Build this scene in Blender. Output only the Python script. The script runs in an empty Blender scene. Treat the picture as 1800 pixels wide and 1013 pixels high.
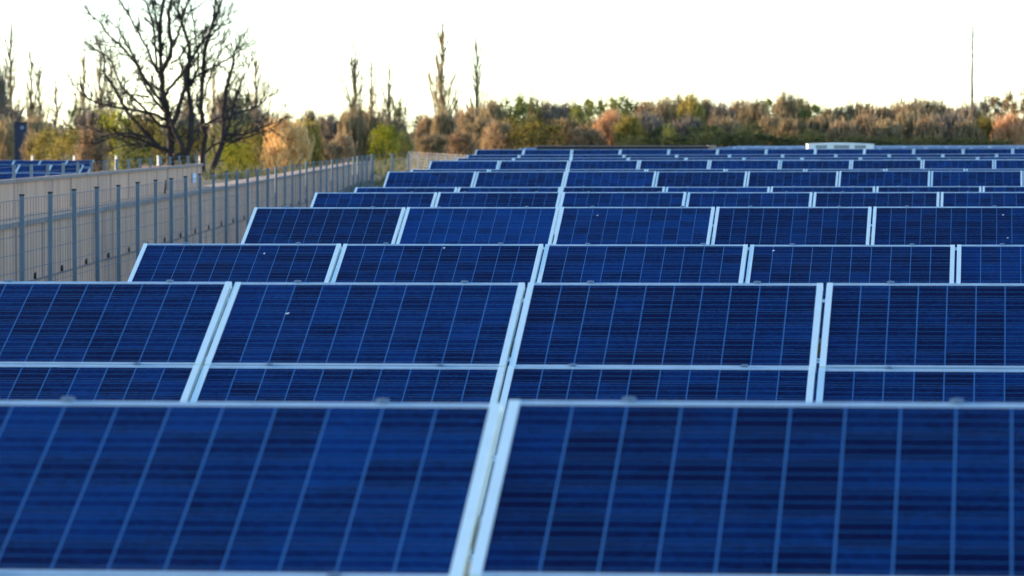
import bpy, math, random
from mathutils import Vector, Matrix, noise as mnoise
R = math.radians
random.seed(7)
SC = bpy.context.scene
COL = SC.collection

# ------------------------------------------------------------------ camera
F = 7100.0            # focal length in photo pixels (photo is 1800 wide)
ZC = 2.6              # camera height
HOR = 232.0           # image row of the horizon
cam_d = bpy.data.cameras.new('camera')
cam = bpy.data.objects.new('camera', cam_d); COL.objects.link(cam)
cam_d.sensor_width = 36.0
cam_d.lens = 36.0 * F / 1800.0
cam_d.clip_start = 0.5; cam_d.clip_end = 6000
cam.location = (0, 0, ZC)
cam.rotation_euler = (math.pi/2 - math.atan((506.5-HOR)/F), 0, 0)
cam_d.dof.use_dof = True
cam_d.dof.focus_distance = 33.0
cam_d.dof.aperture_fstop = 6.2
SC.camera = cam

# ------------------------------------------------------------------ light
SUN_EL, SUN_AZ = 9.0, -69.0      # azimuth measured from +Y towards +X
w = bpy.data.worlds.new('World'); SC.world = w; w.use_nodes = True
nt = w.node_tree; nt.nodes.clear()
wo = nt.nodes.new('ShaderNodeOutputWorld'); bg = nt.nodes.new('ShaderNodeBackground')
sky = nt.nodes.new('ShaderNodeTexSky'); sky.sky_type = 'NISHITA'; sky.sun_disc = False
sky.sun_elevation = R(SUN_EL); sky.sun_rotation = R(SUN_AZ)
sky.air_density = .72; sky.dust_density = 0.1; sky.ozone_density = 2.0
bg.inputs['Strength'].default_value = 0.15
nt.links.new(sky.outputs[0], bg.inputs[0]); nt.links.new(bg.outputs[0], wo.inputs[0])
sd = bpy.data.lights.new('sun', 'SUN'); sd.energy = 3.4; sd.angle = R(0.6); sd.color = (1.0, 0.74, 0.48)
so = bpy.data.objects.new('sun', sd); COL.objects.link(so)
sv = Vector((math.sin(R(SUN_AZ))*math.cos(R(SUN_EL)), math.cos(R(SUN_AZ))*math.cos(R(SUN_EL)), math.sin(R(SUN_EL))))
so.rotation_euler = sv.to_track_quat('Z', 'Y').to_euler(); so.location = (-40, 20, 40)
SC.view_settings.view_transform = 'Standard'; SC.view_settings.look = 'None'
SC.view_settings.exposure = 1.85; SC.view_settings.gamma = 1.0

# ------------------------------------------------------------------ helpers
def P(px, py, Y):
    """the point at depth Y that shows at photo pixel px, py"""
    return Vector(((px-900)/F*Y, Y, ZC-(py-HOR)/F*Y))
def tag(o, label=None, cat=None, group=None, kind=None):
    if label: o['label'] = label
    if cat: o['category'] = cat
    if group: o['group'] = group
    if kind: o['kind'] = kind
    return o
def empty(name, loc, rot=(0,0,0)):
    o = bpy.data.objects.new(name, None); COL.objects.link(o)
    o.location = loc; o.rotation_euler = rot; o.empty_display_size = 0.2
    return o
class MB:
    def __init__(s): s.v = []; s.f = []
    def box(s, c, d, rz=0.0):
        cx, cy, cz = c; x, y, z = d[0]/2, d[1]/2, d[2]/2
        ca, sa = math.cos(rz), math.sin(rz); n = len(s.v)
        for dz in (-z, z):
            for dx, dy in ((-x,-y),(x,-y),(x,y),(-x,y)):
                s.v.append((cx+dx*ca-dy*sa, cy+dx*sa+dy*ca, cz+dz))
        s.f += [(n,n+3,n+2,n+1),(n+4,n+5,n+6,n+7),(n,n+1,n+5,n+4),(n+1,n+2,n+6,n+5),(n+2,n+3,n+7,n+6),(n+3,n,n+4,n+7)]
        return s
    def tube(s, pts, radii, n=5, cap=True):
        pts = [Vector(p) for p in pts]; base = len(s.v); m = len(pts)
        ref = None
        for i, p in enumerate(pts):
            t = (pts[min(i+1,m-1)]-pts[max(i-1,0)])
            if t.length < 1e-9: t = Vector((0,0,1))
            t.normalize()
            if ref is None:
                ref = Vector((1,0,0)) if abs(t.x) < 0.8 else Vector((0,1,0))
            a = ref - t*ref.dot(t)
            if a.length < 1e-6: a = t.orthogonal()
            a.normalize(); ref = a; b = t.cross(a)
            for k in range(n):
                q = 2*math.pi*k/n
                s.v.append(tuple(p + (a*math.cos(q)+b*math.sin(q))*radii[i]))
        for i in range(m-1):
            for k in range(n):
                k2 = (k+1) % n
                s.f.append((base+i*n+k, base+i*n+k2, base+(i+1)*n+k2, base+(i+1)*n+k))
        if cap:
            s.f.append(tuple(base+(m-1)*n+k for k in range(n)))
            s.f.append(tuple(base+k for k in reversed(range(n))))
        return s
    def quad(s, c, u, v):
        n = len(s.v)
        for a, b in ((-1,-1),(1,-1),(1,1),(-1,1)): s.v.append(tuple(c+u*a+v*b))
        s.f.append((n,n+1,n+2,n+3)); return s
    def prism(s, pts, d):
        """closed outline pts (3d), extruded by vector d"""
        n = len(s.v); m = len(pts); d = Vector(d)
        s.v += [tuple(Vector(p)) for p in pts] + [tuple(Vector(p)+d) for p in pts]
        s.f.append(tuple(n+i for i in reversed(range(m)))); s.f.append(tuple(n+m+i for i in range(m)))
        for i in range(m):
            j = (i+1) % m; s.f.append((n+i, n+j, n+m+j, n+m+i))
        return s
    def mesh(s, name, mat, smooth=False):
        me = bpy.data.meshes.new(name); me.from_pydata(s.v, [], s.f); me.update()
        if mat: me.materials.append(mat)
        if smooth: me.polygons.foreach_set('use_smooth', [True]*len(me.polygons))
        return me
    def build(s, name, mat, parent=None, smooth=False):
        return link(name, s.mesh(name, mat, smooth), parent)
def link(name, me, parent=None, loc=None, rot=None):
    o = bpy.data.objects.new(name, me); COL.objects.link(o)
    if parent: o.parent = parent
    if loc is not None: o.location = loc
    if rot is not None: o.rotation_euler = rot
    return o

# ------------------------------------------------------------------ materials
def mat(name):
    m = bpy.data.materials.new(name); m.use_nodes = True
    t = m.node_tree; t.nodes.clear()
    out = t.nodes.new('ShaderNodeOutputMaterial'); b = t.nodes.new('ShaderNodeBsdfPrincipled')
    t.links.new(b.outputs[0], out.inputs[0]); return m, t, b, out
def N(t, typ, **kw):
    n = t.nodes.new(typ)
    for k, v in kw.items(): setattr(n, k, v)
    return n
def math_(t, op, a, b=None, c=None):
    n = t.nodes.new('ShaderNodeMath'); n.operation = op
    for i, x in enumerate((a, b, c)):
        if x is None: continue
        if isinstance(x, (int, float)): n.inputs[i].default_value = x
        else: t.links.new(x, n.inputs[i])
    return n.outputs[0]
def mix(t, f, a, b):
    n = t.nodes.new('ShaderNodeMix'); n.data_type = 'RGBA'
    for s, x in ((n.inputs[0], f), (n.inputs[6], a), (n.inputs[7], b)):
        if isinstance(x, (int, float)): s.default_value = x
        elif isinstance(x, tuple): s.default_value = (*x, 1)
        else: t.links.new(x, s)
    return n.outputs[2]
def noise(t, scale, detail=4, vec=None, sc3=None, rough=0.5):
    n = N(t, 'ShaderNodeTexNoise'); n.inputs['Scale'].default_value = scale
    n.inputs['Detail'].default_value = detail; n.inputs['Roughness'].default_value = rough
    if vec is None:
        vec = N(t, 'ShaderNodeTexCoord').outputs['Object']
    if sc3:
        mp = N(t, 'ShaderNodeMapping'); mp.inputs['Scale'].default_value = sc3
        t.links.new(vec, mp.inputs[0]); vec = mp.outputs[0]
    t.links.new(vec, n.inputs['Vector']); return n.outputs['Fac']
def ramp(t, f, a, b):
    n = N(t, 'ShaderNodeMapRange'); n.inputs[1].default_value = a; n.inputs[2].default_value = b
    t.links.new(f, n.inputs[0]); return n.outputs[0]
def simple(name, c1, c2, scale=6, rough=0.6, metal=0.0, sc3=None, lo=.3, hi=.7, bump=0.0):
    m, t, b, _ = mat(name)
    f = noise(t, scale, 5, sc3=sc3)
    t.links.new(mix(t, ramp(t, f, lo, hi), c1, c2), b.inputs['Base Color'])
    b.inputs['Roughness'].default_value = rough; b.inputs['Metallic'].default_value = metal
    if bump:
        bn = N(t, 'ShaderNodeBump'); bn.inputs['Strength'].default_value = bump; bn.inputs['Distance'].default_value = .02
        t.links.new(f, bn.inputs['Height']); t.links.new(bn.outputs[0], b.inputs['Normal'])
    return m

def cell_material():
    """polycrystalline cells under glass; UV is in metres from the panel's lower left corner"""
    m, t, b, _ = mat('solar_cells')
    uv = N(t, 'ShaderNodeUVMap'); sep = N(t, 'ShaderNodeSeparateXYZ'); t.links.new(uv.outputs[0], sep.inputs[0])
    x, y = sep.outputs[0], sep.outputs[1]
    PX = 0.1587; MX = (1.65-10*PX)/2; MY = (0.99-6*PX)/2
    cx = math_(t, 'DIVIDE', math_(t, 'SUBTRACT', x, MX), PX)
    cy = math_(t, 'DIVIDE', math_(t, 'SUBTRACT', y, MY), PX)
    ix, iy = math_(t, 'FLOOR', cx), math_(t, 'FLOOR', cy)
    fx, fy = math_(t, 'FRACT', cx), math_(t, 'FRACT', cy)
    dx = math_(t, 'ABSOLUTE', math_(t, 'SUBTRACT', fx, .5)); dy = math_(t, 'ABSOLUTE', math_(t, 'SUBTRACT', fy, .5))
    gapx = math_(t, 'GREATER_THAN', dx, .5-.0145); gapy = math_(t, 'GREATER_THAN', dy, .5-.0075)
    outx = math_(t, 'GREATER_THAN', math_(t, 'ABSOLUTE', math_(t, 'SUBTRACT', cx, 5)), 4.985)
    outy = math_(t, 'GREATER_THAN', math_(t, 'ABSOLUTE', math_(t, 'SUBTRACT', cy, 3)), 2.985)
    margin = math_(t, 'MAXIMUM', outx, outy)
    b3 = math_(t, 'ABSOLUTE', math_(t, 'SUBTRACT', math_(t, 'FRACT', math_(t, 'MULTIPLY', fy, 3)), .5))
    bus = math_(t, 'LESS_THAN', b3, .036)
    oi = N(t, 'ShaderNodeObjectInfo')
    comb = N(t, 'ShaderNodeCombineXYZ'); t.links.new(ix, comb.inputs[0]); t.links.new(iy, comb.inputs[1])
    t.links.new(math_(t, 'MULTIPLY', oi.outputs['Random'], 917.0), comb.inputs[2])
    wn = N(t, 'ShaderNodeTexWhiteNoise', noise_dimensions='3D'); t.links.new(comb.outputs[0], wn.inputs[0])
    # each panel its own patch of crystal pattern
    off = N(t, 'ShaderNodeVectorMath', operation='ADD'); c2 = N(t, 'ShaderNodeCombineXYZ')
    t.links.new(math_(t, 'MULTIPLY', oi.outputs['Random'], 77.0), c2.inputs[2]); t.links.new(uv.outputs[0], off.inputs[0]); t.links.new(c2.outputs[0], off.inputs[1])
    vo = N(t, 'ShaderNodeTexVoronoi'); vo.inputs['Scale'].default_value = 62; t.links.new(off.outputs[0], vo.inputs['Vector'])
    vs = N(t, 'ShaderNodeSeparateColor'); t.links.new(vo.outputs['Color'], vs.inputs[0])
    big = noise(t, 3.0, 3, off.outputs[0]); fine = noise(t, 14.0, 4, off.outputs[0], (.5, 1.5, 1))
    f = math_(t, 'ADD', math_(t, 'MULTIPLY', wn.outputs['Value'], .36), math_(t, 'MULTIPLY', vs.outputs[0], .26))
    f = math_(t, 'ADD', f, math_(t, 'MULTIPLY', big, .45)); f = math_(t, 'ADD', f, math_(t, 'MULTIPLY', fine, .26))
    f = math_(t, 'ADD', f, math_(t, 'MULTIPLY', math_(t, 'SUBTRACT', oi.outputs['Random'], .5), .22))
    oc = N(t, 'ShaderNodeSeparateColor'); t.links.new(oi.outputs['Color'], oc.inputs[0])
    f = math_(t, 'ADD', f, math_(t, 'SUBTRACT', oc.outputs[0], 1.0))
    f = ramp(t, f, .47, 1.13)
    col = mix(t, f, CELL_LO, CELL_HI)
    col = mix(t, math_(t, 'MULTIPLY', bus, .9), col, (.012, .12, .31))
    gap = math_(t, 'MAXIMUM', gapx, gapy)
    col = mix(t, gap, col, (.055, .18, .40))
    col = mix(t, margin, col, (.66, .72, .78))
    dust = noise(t, 2.2, 6, off.outputs[0], (1, .6, 1), .65)
    col = mix(t, math_(t, 'MULTIPLY', ramp(t, dust, .45, .85), .014), col, (.30, .32, .34))
    low = math_(t, 'MULTIPLY', ramp(t, y, .055, .0), ramp(t, noise(t, 12.0, 4, off.outputs[0]), .35, .7))
    col = mix(t, math_(t, 'MULTIPLY', low, .22), col, (.22, .22, .20))
    t.links.new(col, b.inputs['Base Color'])
    b.inputs['Roughness'].default_value = .24
    b.inputs['Specular IOR Level'].default_value = .045
    b.inputs['Specular Tint'].default_value = (.12, .5, 1, 1)
    return m
CELL_LO = (.0002, .0028, .034); CELL_HI = (.0003, .030, .152)
M_CELL = cell_material()
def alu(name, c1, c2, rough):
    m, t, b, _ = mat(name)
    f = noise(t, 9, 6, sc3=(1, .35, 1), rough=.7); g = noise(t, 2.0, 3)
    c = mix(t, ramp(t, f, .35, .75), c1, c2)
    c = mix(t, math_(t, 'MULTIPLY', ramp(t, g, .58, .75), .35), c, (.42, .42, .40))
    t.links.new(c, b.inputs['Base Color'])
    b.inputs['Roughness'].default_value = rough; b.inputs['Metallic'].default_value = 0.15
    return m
M_ALU = alu('frame_side_lit', (.77, .94, .93), (.68, .84, .83), .45)  # frame metal, lighter copy: the brighter light on side members is in the colour
M_ALU2 = alu('frame_cross_dim', (.47, .63, .74), (.38, .50, .60), .4)  # same frame metal, darker copy: dimmer light on cross members is in the colour
M_CLAMP = simple('clamp_metal', (.26, .36, .44), (.18, .25, .31), 30, .45, .5)
M_STEEL = simple('galvanised_steel', (.34, .37, .40), (.20, .23, .26), 7, .5, .3)
M_POST = simple('fence_post_steel', (.20, .25, .28), (.10, .13, .155), 4, .55, .15, (1,1,.3))
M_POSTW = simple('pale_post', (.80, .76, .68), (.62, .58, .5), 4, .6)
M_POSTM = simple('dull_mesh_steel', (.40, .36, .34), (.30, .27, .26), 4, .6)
M_WIRE = simple('fence_wire', (.11, .125, .14), (.07, .08, .09), 3, .5, .3)
M_CAP = simple('black_cap', (.012, .012, .014), (.02, .02, .022), 20, .5)
M_HOLE = simple('dark_outlet', (.008, .008, .008), (.014, .013, .012), 20, .8)
M_DROP = simple('bird_dropping', (.85, .85, .82), (.7, .7, .68), 40, .7)
def concrete(name, c1, c2, c3, streak=5.0):
    m, t, b, _ = mat(name)
    tc = N(t, 'ShaderNodeTexCoord').outputs['Object']
    s = noise(t, streak, 6, tc, (1, 1, .06), .65); g = noise(t, .9, 5, tc); k = noise(t, 30, 3, tc)
    c = mix(t, ramp(t, s, .43, .76), c1, c2)
    c = mix(t, math_(t, 'MULTIPLY', ramp(t, g, .45, .75), .5), c, c3)
    s2 = noise(t, 2.2, 3, tc, (1, 1, .05), .5)
    c = mix(t, math_(t, 'MULTIPLY', ramp(t, s2, .56, .68), .75), c, (.15, .115, .10))
    c = mix(t, math_(t, 'MULTIPLY', k, .18), c, (.2, .18, .16))
    t.links.new(c, b.inputs['Base Color']); b.inputs['Roughness'].default_value = .9
    bn = N(t, 'ShaderNodeBump'); bn.inputs['Strength'].default_value = .4; bn.inputs['Distance'].default_value = .01
    t.links.new(k, bn.inputs['Height']); t.links.new(bn.outputs[0], b.inputs['Normal'])
    return m
M_CONC = concrete('streaked_concrete', (.74, .425, .275), (.42, .245, .165), (.62, .37, .245), 2.6)
M_COPE = concrete('coping_concrete', (.30, .235, .205), (.21, .165, .15), (.38, .29, .235), 2.0)
def ground_mat():
    m, t, b, _ = mat('grassy_ground')
    tc = N(t, 'ShaderNodeTexCoord').outputs['Object']
    a = noise(t, .12, 5, tc); c = noise(t, 1.3, 6, tc, rough=.7); d = noise(t, 9, 4, tc)
    col = mix(t, ramp(t, a, .35, .65), (.10, .095, .035), (.17, .13, .07))
    col = mix(t, ramp(t, c, .45, .7), col, (.24, .18, .11))
    col = mix(t, math_(t, 'MULTIPLY', d, .5), col, (.06, .07, .02))
    t.links.new(col, b.inputs['Base Color']); b.inputs['Roughness'].default_value = .95
    bn = N(t, 'ShaderNodeBump'); bn.inputs['Strength'].default_value = .8; bn.inputs['Distance'].default_value = .08
    t.links.new(d, bn.inputs['Height']); t.links.new(bn.outputs[0], b.inputs['Normal'])
    return m
M_GROUND = ground_mat()
M_GRAVEL = simple('gravel', (.86, .54, .33), (.60, .38, .23), 14, .95, bump=.8)
M_DRYGRASS = simple('dry_grass', (.26, .19, .07), (.12, .14, .03), 1.5, .9)
def foliage(name, c1, c2, trans=.35):
    m, t, b, out = mat(name)
    oi = N(t, 'ShaderNodeObjectInfo'); g = N(t, 'ShaderNodeNewGeometry')
    tc = N(t, 'ShaderNodeTexCoord').outputs['Object']
    f = noise(t, 5.5, 3, tc)
    f = math_(t, 'ADD', math_(t, 'MULTIPLY', f, .8), math_(t, 'MULTIPLY', g.outputs['Random Per Island'], .85))
    f = math_(t, 'ADD', f, math_(t, 'MULTIPLY', math_(t, 'SUBTRACT', oi.outputs['Random'], .5), .5))
    c = mix(t, ramp(t, f, .45, 1.15), c1, c2)
    t.links.new(c, b.inputs['Base Color']); b.inputs['Roughness'].default_value = .8
    b.inputs['Specular IOR Level'].default_value = .15
    tr = N(t, 'ShaderNodeBsdfTranslucent'); t.links.new(c, tr.inputs[0])
    ms = N(t, 'ShaderNodeMixShader'); ms.inputs[0].default_value = trans
    t.links.new(b.outputs[0], ms.inputs[1]); t.links.new(tr.outputs[0], ms.inputs[2]); t.links.new(ms.outputs[0], out.inputs[0])
    return m
M_LEAF = {
 'rust':   foliage('rust_twigs', (.24, .145, .075), (.52, .37, .20)),
 'brown':  foliage('brown_twigs', (.20, .14, .07), (.46, .355, .19)),
 'grey':   foliage('grey_twigs', (.18, .145, .105), (.34, .28, .205)),
 'olive':  foliage('olive_leaves', (.15, .12, .025), (.46, .36, .09)),
 'green':  foliage('young_green_leaves', (.09, .11, .028), (.28, .29, .08)),
 'dark':   foliage('dark_green_leaves', (.05, .07, .028), (.13, .145, .055)),
 'bright': foliage('fresh_green_leaves', (.22, .23, .015), (.42, .39, .04)),
 'gold':   foliage('golden_twigs', (.56, .36, .13), (.90, .64, .29)),
 'orange': foliage('orange_twigs', (.48, .265, .125), (.68, .40, .20)),
 'pine':   foliage('pine_needles', (.045, .05, .045), (.09, .095, .08)),
}
M_BARK = simple('dark_bark', (.022, .016, .014), (.05, .036, .03), 12, .9, sc3=(1,1,.3))
M_BARK2 = simple('poplar_bark', (.13, .09, .075), (.22, .16, .125), 6, .9, sc3=(1,1,.3))

# ------------------------------------------------------------------ ground
TF = 117.0/F          # the fence and the left ends of the rows run along this direction (dX per metre of Y)
def ss(a, b, x):
    t = max(0.0, min(1.0, (x-a)/(b-a))); return t*t*(3-2*t)
def terrain(X, Y):
    u = X - Y*TF
    base = .8*ss(96, 140, Y)
    t = ss(-11, -22, u)
    far = .8 + (-1.25-.0)*t
    bank = 0.0
    left = 1.25*(1-ss(96, 175, Y)) + far*ss(96, 175, Y)
    wl = ss(-7.75, -7.95, u) if Y < 147 else ss(-7.75, -9.5, u)
    near = ss(36, 44, Y)
    z = (base+bank)*(1-wl) + left*wl
    if Y < 44: z = z*near
    d = math.hypot(X, Y)
    return z + .05*mnoise.noise(Vector((X*.21, Y*.13, 0)))*(1 if d < 300 else 2)
us = [-900,-500,-300,-180,-120,-80,-60,-48,-40,-34,-30,-26,-23,-20,-18,-16,-14,-12.5,-11,-10,-9.4,-8.9,-8.4,-8.0,-7.95,-7.75,-7.5,-7.0,-6.6,-6.2,-5.7,-5.2,-4.5,-3.5,-2.5,-1.5,0,2,4,7,10,14,19,25,32,40,52,70,100,160,260,420,900]
ys = [-60,-20,-5]+[y for y in range(2, 300, 4)]+[300,310,320,335,350,370,395,425,460,500,560,650,800,1100,1600,2400,4000]
g = MB()
for y in ys:
    for u in us:
        k = 1 if y < 500 else y/500.0
        X = u*k + min(y, 600)*TF
        g.v.append((X, y, terrain(u + y*TF, y)))
W = len(us)
for j in range(len(ys)-1):
    for i in range(W-1):
        a = j*W+i; g.f.append((a, a+1, a+W+1, a+W))
ground = g.build('ground', M_GROUND, smooth=True); tag(ground, kind='structure')

# ------------------------------------------------------------------ solar panels
PW, PH, GAPX, GAPY = 1.65, .99, .02, .02
TH = math.atan(.122); AL = R(24.6)
def frame_mesh():
    me = bpy.data.meshes.new('solar_panel')
    mb = MB(); lw, hw, d = .034, .015, .04
    mb.box((lw/2, PH/2, -d/2+.002), (lw, PH, d)); mb.box((PW-lw/2, PH/2, -d/2+.002), (lw, PH, d))
    nside = len(mb.f)
    mb.box((PW/2, hw/2, -d/2), (PW-2*lw, hw, d)); mb.box((PW/2, PH-hw/2, -d/2), (PW-2*lw, hw, d))
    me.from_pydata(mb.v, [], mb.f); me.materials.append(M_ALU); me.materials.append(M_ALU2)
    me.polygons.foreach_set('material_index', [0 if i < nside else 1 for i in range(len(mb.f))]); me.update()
    return me
def glass_mesh():
    me = bpy.data.meshes.new('glass'); lw, hw = .034, .015
    x0, x1, y0, y1, z0, z1 = lw, PW-lw, hw, PH-hw, -.012, -.004
    v = [(x0,y0,z1),(x1,y0,z1),(x1,y1,z1),(x0,y1,z1),(x0,y0,z0),(x1,y0,z0),(x1,y1,z0),(x0,y1,z0)]
    me.from_pydata(v, [], [(0,1,2,3),(4,7,6,5)]); me.materials.append(M_CELL)
    uvl = me.uv_layers.new(name='UVMap')
    for l in me.loops: uvl.data[l.index].uv = v[l.vertex_index][:2]
    me.update(); return me
FRAME, GLASS = frame_mesh(), glass_mesh()
def clamp_mesh():
    mb = MB()
    mb.box((0, 0, .003), (.038, .022, .004)); mb.box((0, 0, .0075), (.012, .012, .005)); mb.box((0, .004, -.015), (.04, .012, .030))
    return mb.mesh('clamp', M_CLAMP)
CLAMP = clamp_mesh()
def drop_mesh():
    mb = MB(); r = random.Random(5)
    for k, (x, y, s) in enumerate(((0,0,.0055),(.006,.008,.0035))):
        pts = []
        for i in range(9):
            q = 2*math.pi*i/9; rr = s*(.75+.5*r.random()); pts.append((x+rr*math.cos(q), y+rr*1.7*math.sin(q), 0))
        mb.prism(pts, (0,0,.0015+.0005*k))
    return mb.mesh('bird_dropping', M_DROP)
DROP = drop_mesh()
# row: depth at the marker joint, pixel x of that joint, pixel y of the top edge, panels left, panels right, panels high
ROWS = [
 (11.80, 889, 709.0, 2, 2, 3), (22.64, 926, 497.3, 4, 4, 3), (32.95, 957, 429.5, 2, 4, 3), (43.35, 985, 364.0, 2, 5, 3),
 (53.80, 988, 338.0, 2, 5, 3), (64.60, 987, 328.5, 2, 6, 3), (74.50, 996, 301.5, 2, 7, 3), (85.30, 998, 297.6, 2, 7, 3),
 (96.00, 1001, 282.3, 2, 8, 3), (106.4, 994, 281.7, 2, 9, 2), (117.0, 1004, 277.4, 2, 9, 2), (128.0, 1005, 272.2, 2, 10, 2),
 (139.0, 1006, 262.9, 2, 11, 2), (150.0, 991, 261.3, 1, 12, 2), (160.5, 995, 259.8, 1, 13, 2), (171.5, 1320, 259.2, 1, 9, 2),
 (182.0, 1330, 258.9, 1, 9, 2), (197.0, 1290, 258.5, 0, 11, 2), (214.0, 1296, 257.8, 0, 12, 2), (234.0, 1280, 257.3, 0, 14, 2), (255.0, 1296, 256.9, 0, 14, 2)]
ORD = ['nearest','second','third','fourth','fifth','sixth','seventh','eighth','ninth','tenth','eleventh','twelfth','thirteenth',
       'fourteenth','fifteenth','sixteenth','seventeenth','eighteenth','nineteenth','twentieth','farthest']
LAB = {
 0: 'nearest row of blue solar panels, out of focus along the bottom of the picture',
 1: 'second row of blue solar panels from the camera, showing a joint between stacked panels',
 2: 'third row of blue solar panels from the camera, its left end nearest the fence posts',
 3: 'fourth row of blue solar panels from the camera, its second panel paler',
 4: 'fifth row of blue solar panels from the camera, half as high as the fourth',
 5: 'sixth row of blue solar panels, only a thin strip showing above the fifth row',
 6: 'seventh row of blue solar panels, its left end beside the far corner of the fence',
 7: 'eighth row of blue solar panels, a hairline strip above the seventh row',
 8: 'ninth row of blue solar panels from the camera, with a pale leftmost panel',
 12: 'thirteenth row of blue solar panels, its left end behind the pale mesh fence',
 13: 'fourteenth row of panels, mostly hidden, running in front of the dark brown shed roof',
 20: 'farthest thin row of solar panels, at the foot of the right treeline'}
rp = random.Random(11)
PALE = {(3,1,0), (8,0,0), (5,3,0), (6,2,0)}      # panels of a paler batch
SPOTS = {(2,0,0):[(.63,.82)], (2,2,0):[], (1,3,0):[(.22,.62)], (3,4,0):[(.86,.25),(.83,.80)], (2,3,0):[(.12,.90)], (1,2,0):[], (1,1,0):[(.33,.95)], (2,1,0):[(.51,.93)], (0,2,0):[(.72,.88)], (3,2,0):[(.25,.8)]}
SPOTS.pop((0,2,0))
for k, (Y, px, py, nl, nr, nh) in enumerate(ROWS):
    top = P(px, py, Y)
    zg = terrain(top.x, Y)
    slope = -.0026
    root = empty('solar_panel_row', (top.x, Y, zg), (0, 0, -TH))
    tag(root, LAB.get(k, ORD[k]+' row of blue solar panels counted from the camera, a thin strip'), 'solar panels', 'rows of solar panels')
    ht = top.z - zg
    for c in range(-nl, nr):
        for h in range(nh):
            x0 = c*(PW+GAPX)+GAPX/2; s = -(h*(PH+GAPY)) - PH       # distance along the slope of the lower edge
            jz, js = rp.gauss(0, .0018), rp.gauss(0, .002)
            loc = Vector((x0, s*math.cos(AL), ht + s*math.sin(AL) - slope*x0 + jz))
            p = link('solar_panel', FRAME, root, loc, (AL+rp.gauss(0, .0022), -slope*-1*-1 + 0, rp.gauss(0, .0006)))
            p.rotation_euler.y = slope
            gl = link('glass', GLASS, p)
            if (k, c+nl, h) in PALE: gl.color = (1.22, 1, 1, 1)
            if k <= 6:
                for fx in (.215, .785):
                    link('clamp', CLAMP, p, (fx*PW+rp.gauss(0,.01), PH+(.004 if h == 0 else .01), 0))
            for q in SPOTS.get((k, c+nl, h), []):
                link('bird_dropping', DROP, p, (q[0]*PW, q[1]*PH, -.0035), (0, 0, rp.random()*3))
    # rails and posts behind
    xa, xb = -nl*(PW+GAPX), nr*(PW+GAPX); L = nh*(PH+GAPY)
    for fr in (.2, .8):
        s = -fr*L
        r_ = MB().box((0,0,0), (xb-xa-.1, .05, .08)).build('rail', M_STEEL, root)
        r_.location = ((xa+xb)/2, s*math.cos(AL)+.085*math.sin(AL), ht+s*math.sin(AL)-.085*math.cos(AL)-slope*(xa+xb)/2)
        r_.rotation_euler = (AL, slope, 0)
    xs = xa+.8
    while xs < xb:
        for fr in (.2, .8):
            s = -fr*L; zt = ht+s*math.sin(AL)-.13-slope*xs
            MB().box((xs, s*math.cos(AL)+.05, (zt-.3)/2), (.09, .07, zt+.3)).build('support_post', M_STEEL, root)
        xs += 3.34

# two tables on the left beyond the upper wall
for k, (Y, pxr, py, n, lab) in enumerate(((206.0, 148, 289.5, 3, 'front blue panel table seen through the fence above the upper concrete wall'),
                                          (249.0, 166, 282.0, 4, 'rear blue panel table, its right end slanting above the upper concrete wall'))):
    top = P(pxr, py, Y); zg = terrain(top.x, Y)
    root = empty('solar_panel_row', (top.x, Y, zg), (0, 0, -TH)); tag(root, lab, 'solar panels', 'solar tables beyond the upper wall')
    ht = top.z-zg
    for c in range(-n, 0):
        for h in range(2):
            s = -(h*(PH+GAPY))-PH
            p = link('solar_panel', FRAME, root, (c*(PW+GAPX), s*math.cos(AL), ht+s*math.sin(AL)), (AL, 0, 0)); link('glass', GLASS, p)
    for xs in (-.5, -3.5):
        MB().box((xs, -.9, (ht-.6-.3)/2), (.09, .07, ht-.6+.3)).build('support_post', M_STEEL, root)

# ------------------------------------------------------------------ fences and walls on the left
def up(u, Y): return u + Y*TF
U1 = -6.67
root = empty('wire_fence', (up(U1, 42.5), 42.5, terrain(up(U1, 42.5), 42.5))); rl = Vector(root.location)
tag(root, 'long grey wire mesh fence with black-capped posts along the lower concrete wall', 'fence')
rf = random.Random(3); fp = []
for n in range(-2, 33):
    Y = 2.547*(19.0+n); X = up(U1, Y); zt = ZC-.785+.0007*(Y-48)+rf.gauss(0,.008); z0 = terrain(X, Y)-.2; fp.append((X, Y, zt))
    h = zt-z0; lean = rf.gauss(0, .004)
    mb = MB().box((0, 0, h/2), (.052, .052, h))
    o = mb.build('post', M_POST, root); o.location = Vector((X, Y, z0))-rl; o.rotation_euler = (0, lean, rf.gauss(0, .1))
    if n < 12:
        cp = MB().box((0, 0, h+.012), (.060, .060, .024)).build('cap', M_CAP, o)
for i in range(len(fp)-1):
    a, b = Vector(fp[i]), Vector(fp[i+1]); mb = MB(); zb = min(terrain(a.x, a.y), terrain(b.x, b.y))+.08
    ztop = a.z-.03; L = (b-a).length; nz = 8
    for j in range(nz+1):
        z = zb+(ztop-zb)*j/nz
        pts = []
        for q in range(5):
            c = a.lerp(b, q/4.0); pts.append((c.x+.03, c.y, z + (.006*mnoise.noise(Vector((c.y*1.3, z*3, 1))) if 0 < q < 4 else 0)))
        mb.tube([Vector(p)-rl for p in pts], [.0044]*5, 3, False)
    nv = 10
    for j in range(1, nv):
        c = a.lerp(b, j/nv); mb.tube([Vector((c.x+.034, c.y, zb))-rl, Vector((c.x+.034, c.y, ztop))-rl], [.0024]*2, 3, False)
    mb.build('mesh_panel', M_WIRE, root)
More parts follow.
